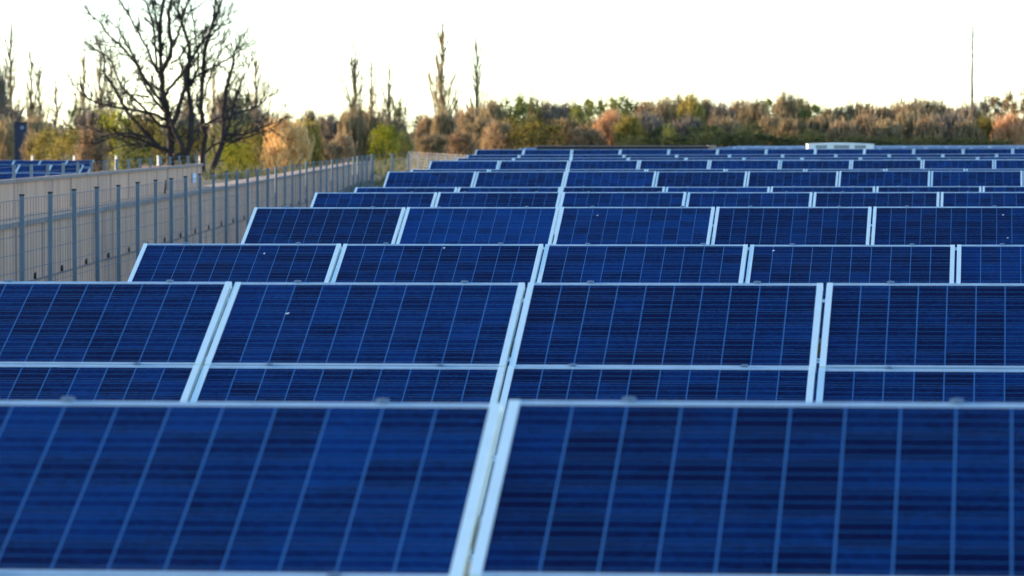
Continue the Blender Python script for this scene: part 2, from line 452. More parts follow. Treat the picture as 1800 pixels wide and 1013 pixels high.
# lower retaining wall
UW1, ZW1 = -7.70, ZC-1.25
def slab(xa, xb, y0, y1, zb, zt, sl):
    """upright slab between u = xa and u = xb from y0 to y1, its lower and upper edges sloping with sl"""
    mb = MB(); dz = lambda y: sl*(y-55)
    pts = [(up(xa, y0), y0, zb+dz(y0)), (up(xa, y1), y1, zb+dz(y1)), (up(xa, y1), y1, zt+dz(y1)), (up(xa, y0), y0, zt+dz(y0))]
    return mb.prism(pts, (xb-xa, 0, 0))
def wall(name, label, u, y0, y1, ztop, zbot, bay, plinth, thick=.15, drains=False, cope=.05, sl=0.0):
    root = empty(name, (up(u, y0), y0, zbot)); tag(root, label, 'wall'); o = Vector(root.location)
    y = y0; r = random.Random(9)
    while y < y1-.05:
        L = min(bay, y1-y); yc = y+L/2; j = r.gauss(0, .005)
        slab(u-.12, u+j, y+.005, y+L-.005, zbot, ztop-cope, sl).build('wall_panel', M_CONC, root).location = -o
        if plinth:
            slab(u-thick, u+.045+j, y+.005, y+L-.005, zbot, plinth, sl).build('plinth', M_CONC, root).location = -o
            slab(u-thick, u+.060+j, y+.004, y+L-.004, plinth, plinth+.016, sl).build('seam_shadow_strip', M_COPE, root).location = -o  # darker strip stands in for the shadow line along the plinth seam
        if drains:
            zz = plinth+.065+sl*(yc-55); d = MB(); pts = []
            for i in range(14):
                q = 2*math.pi*i/14; pts.append((up(u, yc)+.008, yc+.07*math.sin(q)*(1 if math.cos(q) < 0 else 1-.5*math.cos(q)), zz+.046*math.cos(q)))
            d.prism(pts, (.02, 0, 0)); d.build('drain_outlet', M_HOLE, root).location = -o
        y += L
    slab(u-.06, u+.05, y0, y1, ztop-cope, ztop, sl).build('coping', M_COPE, root).location = -o
    return root, o
wall('concrete_wall', 'lower streaked concrete retaining wall with black drain outlets behind the long fence', UW1, 37.73, 148.2, ZW1, -.2, 2.98, .50, drains=True, sl=.0018)
UW2, ZW2 = -8.25, ZC-.69
wr, wo_ = wall('concrete_wall', 'upper concrete retaining wall with a grey coping, stepped back above the lower wall', UW2, 45, 88.4, ZW2, .9, 3.4, 0)
cx = up(UW2, 88.4)
MB().box((cx-.66, 88.53, (ZW2-.05+.9)/2), (1.3, .2, ZW2-.05-.9)).build('end_panel', M_CONC, wr).location = -wo_
# gravel ledge between the walls
gm = MB()
for i in range(72):
    Y = 38+i*1.5
    for q, u in enumerate((UW1-.062, UW1-.20, UW1-.38, UW2+.0)):
        gm.v.append((up(u, Y), Y, 1.32+.0018*(Y-55)+.03*mnoise.noise(Vector((u*3, Y*.9, 2)))+.012*q))
for i in range(71):
    for q in range(3):
        a = i*4+q; gm.f.append((a, a+1, a+5, a+4))
tag(gm.build('gravel_ledge', M_GRAVEL, smooth=True), kind='structure')
# fence on the upper wall
root = empty('wire_fence', (up(UW2-.1, 58), 58, ZW2)); rl = Vector(root.location)
tag(root, 'low grey post and wire fence standing on top of the upper concrete wall', 'fence')
pts = []
Y = 52.0
while Y < 89:
    X = up(UW2-.08, Y); zt = ZC-.50+rf.gauss(0,.006); pts.append(Vector((X, Y, zt)))
    MB().box((X, Y, (ZW2+zt)/2), (.045, .045, zt-ZW2)).build('post', M_POST, root).location = -rl
    Y += 1.9
for zz in (.02, .11, .19, .27):
    MB().tube([p-Vector((0,0,zz))-rl for p in pts], [.003]*len(pts), 3, False).build('wire', M_WIRE, root)
# pale-post fence far left
def post_fence(label, a, b, zt0, zt1, spacing, pm, drop=0, nw=5, name='wire_fence', wr=.006, pw=.07, panel=False):
    a = Vector((a[0], a[1], 0)); b = Vector((b[0], b[1], 0)); L = (b-a).length; n = max(1, round(L/spacing))
    root = empty(name, (a.x, a.y, terrain(a.x, a.y))); tag(root, label, 'fence'); rl = Vector(root.location)
    tops = []
    for i in range(n+1):
        c = a.lerp(b, i/n); zt = zt0+(zt1-zt0)*i/n; zb = terrain(c.x, c.y)-.2; tops.append((c, zt, zb+.3))
        MB().box((c.x, c.y, (zb+zt)/2), (pw, pw, zt-zb), .75 if pm is M_POSTW else .1).build('post', pm, root).location = -rl
    mb = MB()
    for j in range(nw):
        f = j/(nw-1.0)
        mb.tube([Vector((c.x, c.y-.04, zt-.03-f*(zt-.1-zb)))-rl for c, zt, zb in tops], [wr]*len(tops), 3, False)
    if panel:
        d = (b-a).normalized()
        m2 = int(L/.12)
        for i in range(m2):
            f = i/m2; c = a.lerp(b, f); zt = zt0+(zt1-zt0)*f; zb = terrain(c.x, c.y)+.08
            mb.tube([Vector((c.x, c.y-.045, zb))-rl, Vector((c.x, c.y-.045, zt-.03))-rl], [wr*.75]*2, 3, False)
    mb.build('mesh_panel', M_WIRE if not panel else M_POSTM, root)
    return root
a, b = P(-90, 274, 255), P(352, 274, 255)
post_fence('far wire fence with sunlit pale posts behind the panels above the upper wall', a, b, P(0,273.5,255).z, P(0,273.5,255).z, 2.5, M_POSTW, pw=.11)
a, b = P(655, 272, 127.2), P(718, 269, 158)
post_fence('short thin wire fence between the fence corner and the pale mesh fence', a, b, P(0,272,127.2).z, P(0,269,158).z, 16, M_POST, nw=6, wr=.004)
a, b = P(720, 267, 160), P(905, 279, 150)
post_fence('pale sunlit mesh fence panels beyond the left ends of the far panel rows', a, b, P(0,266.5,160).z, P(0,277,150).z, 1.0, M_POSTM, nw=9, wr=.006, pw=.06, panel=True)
# small things at the walls
s = P(289, 343, 79.5); s2 = P(291.5, 317, 79.3)
tag(MB().tube([s, s.lerp(s2,.5)+Vector((.01,0,.0)), s2], [.022, .018, .012], 6).build('stick', M_BARK), 'thin dark stick leaning against the upper concrete wall', 'stick')
p0 = P(340, 313, 86.6)
pl = MB().box((p0.x+.02, p0.y, p0.z), (.012, .9, .20)).build('notice_plate', simple('pale_blue_plate', (.55,.66,.78), (.45,.56,.7), 5, .5))
tag(pl, 'small pale blue plate fixed to the upper wall near its corner', 'plate')

# ------------------------------------------------------------------ far buildings
def at_ground(px, Y): X = (px-900)/F*Y; return Vector((X, Y, terrain(X, Y)))
M_WHITE = simple('white_painted_sheet', (.90,.92,.92), (.84,.87,.88), 3, .45)
M_VENT = simple('grey_vent', (.22,.27,.28), (.15,.18,.2), 8, .6)
M_DBROWN = simple('dark_brown_boards', (.018,.012,.014), (.03,.02,.02), 4, .8)
M_TAN = simple('tan_board', (.42,.30,.22), (.34,.24,.18), 6, .8)
M_NAVY = simple('navy_sheet', (.006,.010,.035), (.010,.016,.05), 3, .5)
M_HOUSE = simple('pale_render', (.55,.50,.48), (.46,.42,.41), 2, .9)
M_ROOF = simple('slate_roof', (.12,.11,.13), (.18,.16,.18), 5, .8)
M_GLASSD = simple('window_glass', (.03,.035,.04), (.05,.055,.06), 3, .15)
# white kiosk
Y = 145.0; c = at_ground(1476, Y); zt = P(0, 251.3, Y).z; wdt = 116/F*Y
root = empty('transformer_kiosk', c, (0,0,R(-2))); tag(root, 'white transformer kiosk with a bowed roof and grey vents among the far panel rows', 'kiosk')
h = zt-c.z
MB().box((0,0,(h-.06)/2), (wdt-.03, 1.84, h-.06)).build('body', M_WHITE, root)
mb = MB(); out = [(-wdt/2, -.95, h-.06), (wdt/2, -.95, h-.06), (wdt/2, -.95, h-.035)]
for i in range(1, 10):
    q = i/10.0; out.append((wdt/2-wdt*q, -.95, h-.035+.035*math.sin(math.pi*q)))
out.append((-wdt/2, -.95, h-.035)); mb.prism(out, (0, 1.9, 0)); mb.build('roof', M_WHITE, root)
for q in (-.70, .02, .68):
    mb = MB()
    for i in range(4): mb.box((q, -.926, h-.10-.028*i), (.40 if abs(q) > .1 else .55, .02, .019))
    mb.build('vent', M_VENT, root)
# long dark shed
Y = 146.0; a, b = at_ground(944, Y), at_ground(1243, Y); c = (a+b)/2; zt = P(0, 256.5, Y).z; L = (b-a).x
root = empty('low_shed', (c.x, Y, terrain(c.x, Y)), (0,0,R(-1))); h = zt-root.location.z
tag(root, 'long low dark brown shed with a flat roof behind the panel rows', 'shed')
MB().box((0, .6, (h-.05)/2), (L, 1.6, h-.05)).build('wall', M_DBROWN, root)
MB().box((0, .6, h-.022), (L+.1, 1.8, .045)).build('roof', simple('felt_roof', (.10,.085,.09), (.15,.13,.13), 5, .9), root)
MB().box((L/2+.17, .35, h/2+.01), (.30, .9, h+.02)).build('end_post', M_TAN, root)
# navy cabin
Y = 300.0; c = at_ground(38, Y); zt = P(0, 217, Y).z; wdt = 21/F*Y
root = empty('tower_cabin', c); tag(root, 'narrow dark blue cabin with a round pale lamp among the left bushes', 'cabin')
h = zt-c.z
MB().box((0,0,h/2), (wdt, wdt, h)).build('body', M_NAVY, root)
MB().box((0,0,h+.05), (wdt+.16, wdt+.16, .1)).build('roof', M_NAVY, root)
mb = MB(); mb.tube([(.12, -wdt/2-.01, h-.32), (.12, -wdt/2-.06, h-.32)], [.15, .13], 14); mb.build('lamp', simple('lamp_glass', (.22,.27,.34), (.16,.2,.27), 5, .3), root)
MB().box((0, -wdt/2-.02, h*.40), (.5, .03, 1.3)).build('door', simple('dark_door', (.008,.01,.03), (.012,.016,.04), 4, .5), root)
# pale house behind the big tree
Y = 430.0; c = at_ground(410, Y); zt = P(0, 200, Y).z; wdt = 56/F*Y
root = empty('house', c); tag(root, 'pale rendered house with a dark roof half hidden behind the bare tree', 'house'); h = zt-c.z
MB().box((0,0,(h-1.0)/2), (wdt, 4, h-1.0)).build('wall', M_HOUSE, root)
MB().prism([(-wdt/2-.2,-2.2,h-1.0),(wdt/2+.2,-2.2,h-1.0),(wdt/2+.2,2.2,h-1.0),(-wdt/2-.2,2.2,h-1.0)], (0,0,.12)).prism([(-wdt/2-.2,-2.2,h-.87),(-wdt/2-.2,2.2,h-.87),(-wdt/2-.2,0,h)], (wdt+.4,0,0)).build('roof', M_ROOF, root)
for q in (-1.0, .15, 1.1):
    wn_ = MB().box((q, -2.01, h-1.6), (.6, .06, .8)).build('window', M_WHITE, root)
    MB().box((q, -2.045, h-1.6), (.5, .02, .7)).build('pane', M_GLASSD, wn_)

# ------------------------------------------------------------------ trees
def rdir(r, up_=0.0):
    while True:
        v = Vector((r.uniform(-1,1), r.uniform(-1,1), r.uniform(-1,1)))
        if .05 < v.length < 1: break
    v.normalize(); v.z += up_; return v.normalized()
def leaf(mb, r, c, s, elong=1.0):
    a = rdir(r, .3*elong); b = a.cross(rdir(r)).normalized() if True else None
    mb.quad(c, a*s*elong, b*s)
def bush_proto(seed, style):
    """unit-high bush or small tree: (stems, crown of twigs and leaves)"""
    r = random.Random(seed); st = MB(); cr = MB()
    S = dict(twig=dict(stems=8, n=3900, L=.105, W=.0058, up=1.9, fill=.60, lobes=20, rx=.40),
             leafy=dict(stems=7, n=5200, L=.017, W=.0095, up=.5, fill=.45, lobes=19, rx=.42),
             broom=dict(stems=14, n=3600, L=.170, W=.0072, up=4.5, fill=.62, lobes=22, rx=.40),
             open=dict(stems=3, n=2600, L=.020, W=.012, up=.2, fill=.2, lobes=9, rx=.46))[style]
    lobes = []
    for k in range(S['lobes']):
        a = r.uniform(0, 6.283); z = .22+.62*((k+.5)/S['lobes'])**(.8 if style != 'open' else .35); rad = S['rx']*math.sqrt(r.random())*math.sqrt(max(.05, 1-abs(z-.45)*1.5))
        rr = r.uniform(.10,.22)*(1.12-.45*z) if style != 'open' else r.uniform(.08,.13)
        lobes.append((Vector((math.cos(a)*rad, math.sin(a)*rad, z)), rr, r.uniform(.9,1.7)*(1.7 if style == 'broom' else 1.2 if style == 'twig' else 1)))
    lobes.append((Vector((r.uniform(-.06,.06), r.uniform(-.06,.06), .86)), .13, 1.2))
    for k in range(S['stems']):
        c, rr, _ = lobes[k % len(lobes)]; b = Vector((c.x*.22, c.y*.22, 0)); m = b.lerp(c, .55)+Vector((r.gauss(0,.02), r.gauss(0,.02), -.02)); e = c+Vector((0,0,rr*.6))
        st.tube([b, m, c, e], [.018, .012, .007, .003], 5, False)
        for q in range(4):
            d = (rdir(r)+Vector((0,0,.5))).normalized(); p = m.lerp(c, r.random()); st.tube([p, p+d*rr*.6, p+(d+Vector((0,0,.5)))*rr*.9], [.006,.004,.002], 3, False)
    for i in range(S['n']):
        if r.random() < S['fill']*.55:
            z = r.uniform(.02,.8); a = r.uniform(0, 6.283); rad = S['rx']*1.0*math.sqrt(r.random())*math.sqrt(max(.1,1-abs(z-.35)*1.3)); c = Vector((math.cos(a)*rad, math.sin(a)*rad, z)); o = Vector((c.x, c.y, .4))
        else:
            lc, lr, lz = r.choice(lobes); d = rdir(r); k = lr*min(1.5, abs(r.gauss(0,.62))); o = Vector((d.x, d.y, d.z*.8)); c = lc+Vector((d.x*k, d.y*k, d.z*k*lz))
        if mnoise.noise(c*6.5+Vector((seed*3.1,0,0))) < -.30: continue
        if c.z < .01: continue
        s_ = r.uniform(.6,1.5); a = (o.normalized()*.7+rdir(r)*.8+Vector((0,0,S['up']))).normalized(); bb = a.orthogonal(); bb.rotate(Matrix.Rotation(r.random()*6.28, 3, a))
        cr.quad(c, a*S['L']*s_*.5, bb.normalized()*S['W']*r.uniform(.7,1.4))
    # a few longer twigs break the outline
    for i in range(320 if style in ('twig','broom') else 110):
        lc, lr, lz = r.choice(lobes); d = (rdir(r)+Vector((0,0,.8))).normalized(); p = lc+d*lr*.6; e = p+(d+rdir(r)*.3).normalized()*lr*r.uniform(.5,1.25)
        cr.tube([p, p.lerp(e,.5)+rdir(r)*.008, e], [.0040,.0030,.0014], 3, False)
    top = sorted(v[2] for v in cr.v)[int(len(cr.v)*.993)]
    for mbx in (st, cr): mbx.v = [(v[0]/top, v[1]/top, v[2]/top) for v in mbx.v]
    return st, cr
def fir_proto(seed):
    r = random.Random(seed); st = MB(); cr = MB()
    st.tube([(0,0,0),(0,0,.5),(0,0,1)], [.03,.02,.004], 6)
    for i in range(3000):
        z = .12+.86*r.random(); lob = .75+.35*mnoise.noise(Vector((z*7, seed, 0)))
        R0 = (.36*(1-z)**.55+.015)*lob*min(1, .35+z*2.2); a = r.uniform(0, 6.283); rad = R0*math.sqrt(r.random())
        clump = mnoise.noise(Vector((math.cos(a)*2, math.sin(a)*2, z*9+seed)))
        if clump < -.32: continue
        c = Vector((math.cos(a)*rad, math.sin(a)*rad, z-.25*rad))
        d = Vector((math.cos(a), math.sin(a), -.3)).normalized()
        cr.quad(c, d*.022, (d.cross(rdir(r))).normalized()*.010)
    return st, cr
def poplar_proto(seed, dense=1.0):
    r = random.Random(seed); st = MB(); cr = MB()
    tr = [Vector((0,0,0))]
    for i in range(1, 13): tr.append(Vector((.005*r.gauss(0,1), .005*r.gauss(0,1), i/12.0)))
    st.tube(tr, [.0120*(1-.80*i/12.0)+.0022 for i in range(13)], 5)
    nb = int(58*dense)
    for k in range(nb):
        z = .06+.80*r.random()**1.45; a = r.uniform(0, 6.283); i = min(11, int(z*12)); b = tr[i].lerp(tr[i+1], z*12-i)
        L = (.27*(1-z)**.8+.05)*r.uniform(.5,1.3)*(1.4 if r.random() < .2 else 1); d = Vector((math.cos(a)*.42, math.sin(a)*.42, 1)).normalized(); pts = [b]; q = b.copy()
        for j in range(4):
            d = (d+rdir(r)*.10+Vector((0,0,.08))).normalized(); q = q+d*(L/4); pts.append(q.copy())
        w0 = .0050*(1-z)+.0026
        cr.tube(pts, [w0, w0*.8, w0*.6, w0*.45, w0*.25], 3, False)
        for m_ in range(int(7*dense)):
            f = r.uniform(.15,1)*4; j = min(3, int(f)); c = pts[j].lerp(pts[j+1], f-j); dd = (d+rdir(r)*.34+Vector((0,0,.5))).normalized()
            e = c+dd*r.uniform(.03,.085)*(1.15-z); cr.tube([c, c.lerp(e,.5)+rdir(r)*.003, e], [.0027,.0023,.0015], 3, False)
    return st, cr
PROTO = {}
def get_proto(style, seed):
    k = (style, seed)
    if k not in PROTO:
        PROTO[k] = fir_proto(seed) if style == 'fir' else poplar_proto(seed, 1.25 if style == 'poplar' else .95) if style in ('poplar','thin') else bush_proto(seed, style)
    return PROTO[k]
MESHES = {}
def plant(name, style, seed, leafkey, px, ytop, wpx, Y, label, cat='tree', group=None, bark=None, sink=.1, rot=None):
    st, cr = get_proto(style, seed); c = at_ground(px, Y); c.z -= sink
    h = P(0, ytop, Y).z - c.z
    key = (style, seed, leafkey)
    if key not in MESHES:
        MESHES[key] = (st.mesh('trunk', bark or (M_BARK2 if style in ('poplar','thin') else M_BARK)), cr.mesh('crown', M_LEAF[leafkey]),
                       max(v[0] for v in cr.v)-min(v[0] for v in cr.v) if style not in ('poplar','thin') else .20)
    a, b, wd = MESHES[key]
    sx = h if not wpx else (wpx*(1.0 if style in ('poplar','thin','fir') else 1.28)/F*Y)/wd
    root = empty(name, c, (0, 0, random.uniform(0, 6.28) if rot is None else rot)); tag(root, label, cat, group)
    root.scale = (sx, sx, h)
    link('trunk', a, root); link('crown', b, root)
    return root
# ---- right-hand treeline: px, top y, width, depth, style, colour, label
CN = dict(rust='rust brown', brown='brown', grey='greyish brown', olive='olive yellow', green='green', dark='dark green', bright='bright green', gold='golden', orange='orange', pine='blackish green')
TL = [
 (868,178,70,372,'twig','brown'), (893,172,66,378,'leafy','green'), (919,165,62,372,'leafy','green'), (945,174,62,380,'twig','brown'),
 (972,182,62,372,'twig','grey'), (1001,181,60,380,'twig','brown'), (1030,172,62,374,'leafy','green'), (1060,170,60,384,'open','green'),
 (1088,166,66,376,'leafy','green'), (1113,177,54,384,'leafy','dark'), (1139,177,56,380,'twig','rust'), (1162,179,56,374,'twig','brown'),
 (1190,168,70,380,'twig','brown'), (1216,166,68,372,'twig','olive'), (1242,173,60,380,'twig','brown'), (1270,182,60,376,'twig','grey'),
 (1298,176,64,382,'twig','rust'), (1326,178,60,374,'twig','brown'), (1352,172,60,380,'leafy','green'), (1377,163,60,376,'twig','brown'),
 (1402,171,58,384,'twig','brown'), (1428,182,62,376,'leafy','green'), (1458,191,60,382,'broom','rust'), (1486,188,62,374,'broom','brown'),
 (1514,183,62,382,'broom','brown'), (1543,190,58,374,'broom','rust'), (1572,185,62,382,'broom','brown'), (1598,180,58,374,'broom','rust'),
 (1628,177,62,380,'broom','brown'), (1653,183,52,374,'broom','brown'), (1682,190,60,384,'broom','grey'), (1708,183,54,376,'broom','grey'),
 (1735,170,62,384,'open','grey'), (1768,164,66,386,'open','brown'), (1800,156,70,380,'open','brown'), (1838,170,66,380,'twig','rust'),
]
TL2 = [
 (846,206,70,350,'twig','brown'), (872,214,70,340,'twig','rust'), (905,209,84,344,'leafy','olive'), (948,212,90,338,'leafy','olive'),
 (992,209,72,346,'twig','brown'), (1030,222,62,338,'twig','rust'), (1070,194,62,344,'twig','orange'), (1108,204,66,338,'twig','olive'),
 (1134,198,60,346,'twig','grey'), (1164,222,50,338,'leafy','dark'), (1177,218,30,330,'leafy','green'), (1205,206,66,344,'twig','grey'), (1240,220,70,338,'leafy','dark'),
 (1280,208,72,344,'twig','brown'), (1318,218,74,336,'leafy','dark'), (1356,202,66,346,'twig','brown'), (1393,210,64,338,'broom','brown'),
 (1420,228,44,330,'leafy','dark'), (1446,205,64,346,'broom','brown'), (1482,214,64,338,'broom','rust'), (1520,202,66,346,'broom','rust'),
 (1556,213,64,338,'broom','brown'), (1592,199,66,344,'broom','brown'), (1630,208,64,338,'broom','rust'), (1666,201,64,346,'broom','grey'),
 (1700,214,60,338,'broom','brown'), (1734,207,60,344,'broom','olive'), (1776,203,70,338,'broom','orange'), (1815,206,70,344,'twig','rust'),
]
SEEDS = dict(twig=(1,2,3), leafy=(4,5,6), broom=(7,8,9), open=(10,11))
ords = ['first','second','third','fourth','fifth','sixth','seventh','eighth','ninth','tenth','eleventh','twelfth','thirteenth','fourteenth','fifteenth','sixteenth','seventeenth']
FORM = dict(twig='twiggy', leafy='leafy', broom='upright', open='loose-crowned', )
for lst, nm, where, grp in ((TL, 'tree', 'tree along the skyline of the right treeline', 'trees along the right treeline'),
                            (TL2, 'bush', 'bush in the front of the right treeline', 'bushes in front of the right treeline')):
    cnt = {}
    tot = {}
    for t_ in lst: tot[(t_[4], t_[5])] = tot.get((t_[4], t_[5]), 0)+1
    for i, (px, yt, wd, Y, sty, colr) in enumerate(lst):
        k = (sty, colr); cnt[k] = cnt.get(k, 0)+1
        desc = CN[colr]+' '+FORM[sty]+' '+where
        lab = desc if tot[k] == 1 else ords[cnt[k]-1]+' from the left: '+desc
        plant(nm, sty, SEEDS[sty][i % len(SEEDS[sty])], colr, px, yt, wd, Y, lab, nm, grp)
# low dark undergrowth at the foot of the treeline
for i, (px, yt, wd) in enumerate(((1120,240,70),(1185,234,84),(1250,230,88),(1315,230,84),(1376,236,76),(1436,236,66),(1500,240,70),(1560,242,80),(1625,240,84),(1690,243,80),(1755,244,70))):
    plant('shrub', 'leafy', SEEDS['leafy'][i % 3], 'dark', px, yt, wd, 322, ords[i]+' from the left: low dark green shrub under the right treeline', 'shrub', 'low shrubs at the foot of the treeline')
# ---- poplars
POP = [
 (20,34,46,430,'poplar','tall bare poplar at the left edge of the picture'), (56,68,34,450,'poplar','bare poplar left of its close twin, over the navy cabin'), (70,100,34,455,'poplar','shorter bare poplar just right of its twin, over the olive hedge'),
 (148,78,34,440,'poplar','bare poplar at the left tip of the big bare tree'), (178,52,38,450,'poplar','bare poplar behind the left branches of the big tree, tallest there'), (197,74,32,455,'poplar','bare poplar behind the left branches of the big tree, just right of the tallest'),
 (330,95,32,450,'poplar','bare poplar behind the middle stems of the big tree'), (377,100,32,455,'poplar','bare poplar behind the right stems of the big tree'), (450,84,42,440,'poplar','bare poplar at the right tip of the big bare tree'),
 (624,60,44,430,'poplar','leftmost of the poplars between the golden and the lime bush'), (653,88,38,440,'thin','slim bare poplar with a bent top, second of the middle poplars'), (684,100,40,440,'thin','slim bare poplar left of the tall dark evergreen'),
 (673,178,26,445,'thin','small bare poplar between two slim poplars'), (777,31,52,425,'poplar','tallest bare poplar in the middle of the skyline'), (800,150,34,430,'thin','short bare poplar hugging the tallest poplar'),
 (838,56,36,425,'poplar','bare poplar at the left end of the right treeline'), (862,160,30,420,'thin','short leaning poplar at the left end of the right treeline')]
for i, (px, yt, wd, Y, sty, lab) in enumerate(POP):
    plant('poplar', sty, 20+i % 5, 'brown', px, yt, wd*.95, Y, lab, 'poplar', 'bare poplars on the skyline')
# very slender mast-like poplar on the right
c = at_ground(1708, 395); zt = P(0, 48, 395).z
root = empty('poplar', c); tag(root, 'very slender mast-like bare trunk rising above the right treeline', 'tree'); h = zt-c.z
r = random.Random(4); pts = [Vector((r.gauss(0,.03), 0, h*i/16.0)) for i in range(17)]
MB().tube(pts, [.15-.09*i/16.0+.022*r.random() for i in range(17)], 6).build('trunk', M_BARK, root)
mb = MB()
for i in range(60):
    z = h*r.uniform(.25,.97); a = r.uniform(0,6.283); L = r.uniform(.2,.5)
    mb.tube([(0,0,z),(math.cos(a)*L*.25, math.sin(a)*L*.25, z+L*.6),(math.cos(a)*L*.3, math.sin(a)*L*.3, z+L*1.3)], [.035,.026,.014], 3, False)
mb.build('crown', M_BARK2, root)
# ---- left and middle background
BG = [
 ('tree','twig','grey',-12,112,70,330,'dark bare tree cut by the left edge of the picture'), ('tree','twig','grey',25,190,60,400,'grey bare tree behind the navy cabin'),
 ('tree','twig','brown',62,205,60,390,'brown bare tree above the olive hedge, left of the thin saplings'), ('tree','thin','brown',98,138,46,400,'thin bare sapling tree left of the big tree'),
 ('tree','leafy','dark',131,178,34,420,'small dark evergreen above the rusty bush'), ('tree','twig','grey',165,190,60,410,'grey bare tree behind the left limb ends of the big tree'),
 ('tree','twig','brown',250,196,70,400,'brown bare tree behind the main fork of the big tree'), ('tree','twig','grey',330,196,70,400,'grey bare tree behind the middle stems of the big tree'),
 ('tree','twig','grey',398,156,40,410,'tall grey tree behind the right stems, left of its neighbour'), ('tree','leafy','dark',424,158,38,415,'tall dark tree behind the right stems, right of its neighbour'),
 ('tree','twig','grey',455,190,66,420,'grey bare tree under the right limb ends of the big tree'), ('tree','leafy','dark',510,205,62,430,'dark tree peeping over the golden bush'),
 ('tree','twig','grey',548,194,60,430,'grey bare tree right of the golden bush'), ('tree','twig','grey',582,199,62,425,'grey bare tree right of the golden bush, second of two'),
 ('tree','broom','brown',620,190,58,415,'brown upright tree at the foot of the left middle poplar'), ('tree','broom','brown',648,196,48,420,'brown upright tree behind the lime bush, left'),
 ('tree','leafy','dark',704,176,34,420,'tall dark evergreen on the middle skyline beside the slim poplars'), ('tree','leafy','dark',738,200,46,430,'low dark tree right of the tall dark evergreen'), ('tree','broom','brown',690,210,60,415,'brown upright tree behind the lime bush, right'),
 ('tree','broom','rust',752,205,46,410,'rusty upright tree left of the tallest poplar'), ('tree','broom','brown',778,196,50,405,'brown upright tree at the foot of the tallest poplar'),
 ('tree','twig','grey',808,198,56,410,'grey bare tree right of the tallest poplar'), ('tree','broom','rust',828,190,50,400,'rusty upright tree beside the end of the right treeline'),
 ('bush','leafy','olive',78,228,66,290,'olive hedge bush right of the navy cabin'), ('bush','leafy','olive',118,226,62,285,'olive hedge bush left of the rusty bush'),
 ('bush','twig','brown',12,212,64,310,'brown bush left of the navy cabin'), ('bush','twig','brown',62,236,40,292,'low brown bush beside the navy cabin'), ('bush','twig','rust',166,222,64,280,'rusty orange bush under the left limbs of the big tree'),
 ('bush','leafy','bright',215,193,104,300,'large yellow green bush behind the left limbs of the big tree'), ('bush','leafy','olive',266,206,80,296,'olive bush behind the main fork of the big tree'),
 ('bush','leafy','olive',330,222,80,300,'olive bush behind the middle stems of the big tree'), ('bush','leafy','green',232,238,90,270,'low green bush under the left limbs of the big tree'),
 ('bush','leafy','green',402,216,80,290,'green bush behind the rightmost stem of the big tree'), ('bush','leafy','bright',412,250,72,262,'low bright green bush right of the rightmost stem'), ('bush','leafy','olive',446,222,60,285,'olive bush left of the golden bush'),
 ('bush','twig','gold',500,206,84,262,'golden sunlit bush beside the big bare tree'), ('bush','broom','olive',540,214,52,270,'pale olive bush touching the golden bush'),
 ('bush','leafy','bright',672,220,64,270,'lime green bush behind the fence corner'), ('bush','leafy','green',704,232,48,272,'dull green bush touching the lime bush'),
 ('bush','twig','brown',575,246,62,280,'low brown bush above the long fence'), ('bush','twig','rust',600,236,60,300,'low rusty bush above the long fence'), ('bush','twig','brown',760,236,60,290,'low brown bush behind the pale mesh fence, left'), ('bush','twig','rust',806,232,62,300,'low rusty bush behind the pale mesh fence, right'),
]
for i, (nm, sty, colr, px, yt, wd, Y, lab) in enumerate(BG):
    sd_ = 30+i % 2 if sty == 'fir' else 22 if sty == 'thin' else SEEDS[sty][i % len(SEEDS[sty])]
    plant(nm, sty, sd_, colr, px, yt, wd, Y, lab, nm)

# ---- far wood closing the horizon
fw = MB(); r = random.Random(77)
for i in range(15000):
    Y = r.uniform(560, 640); px = r.uniform(-250, 2050); X = (px-900)/F*Y; hgt = 3.4+1.6*mnoise.noise(Vector((X*.11, 0, 5)))+.8*mnoise.noise(Vector((X*.5, 2, 5)))
    z = terrain(X, Y)+hgt*r.random()**.7; d = (Vector((0,0,1.2))+rdir(r)).normalized(); fw.quad(Vector((X, Y, z)), d*.42, d.orthogonal().normalized()*.10)
tag(fw.build('far_wood', M_LEAF['grey']), 'far grey wood closing the horizon behind everything', 'wood', kind='stuff')

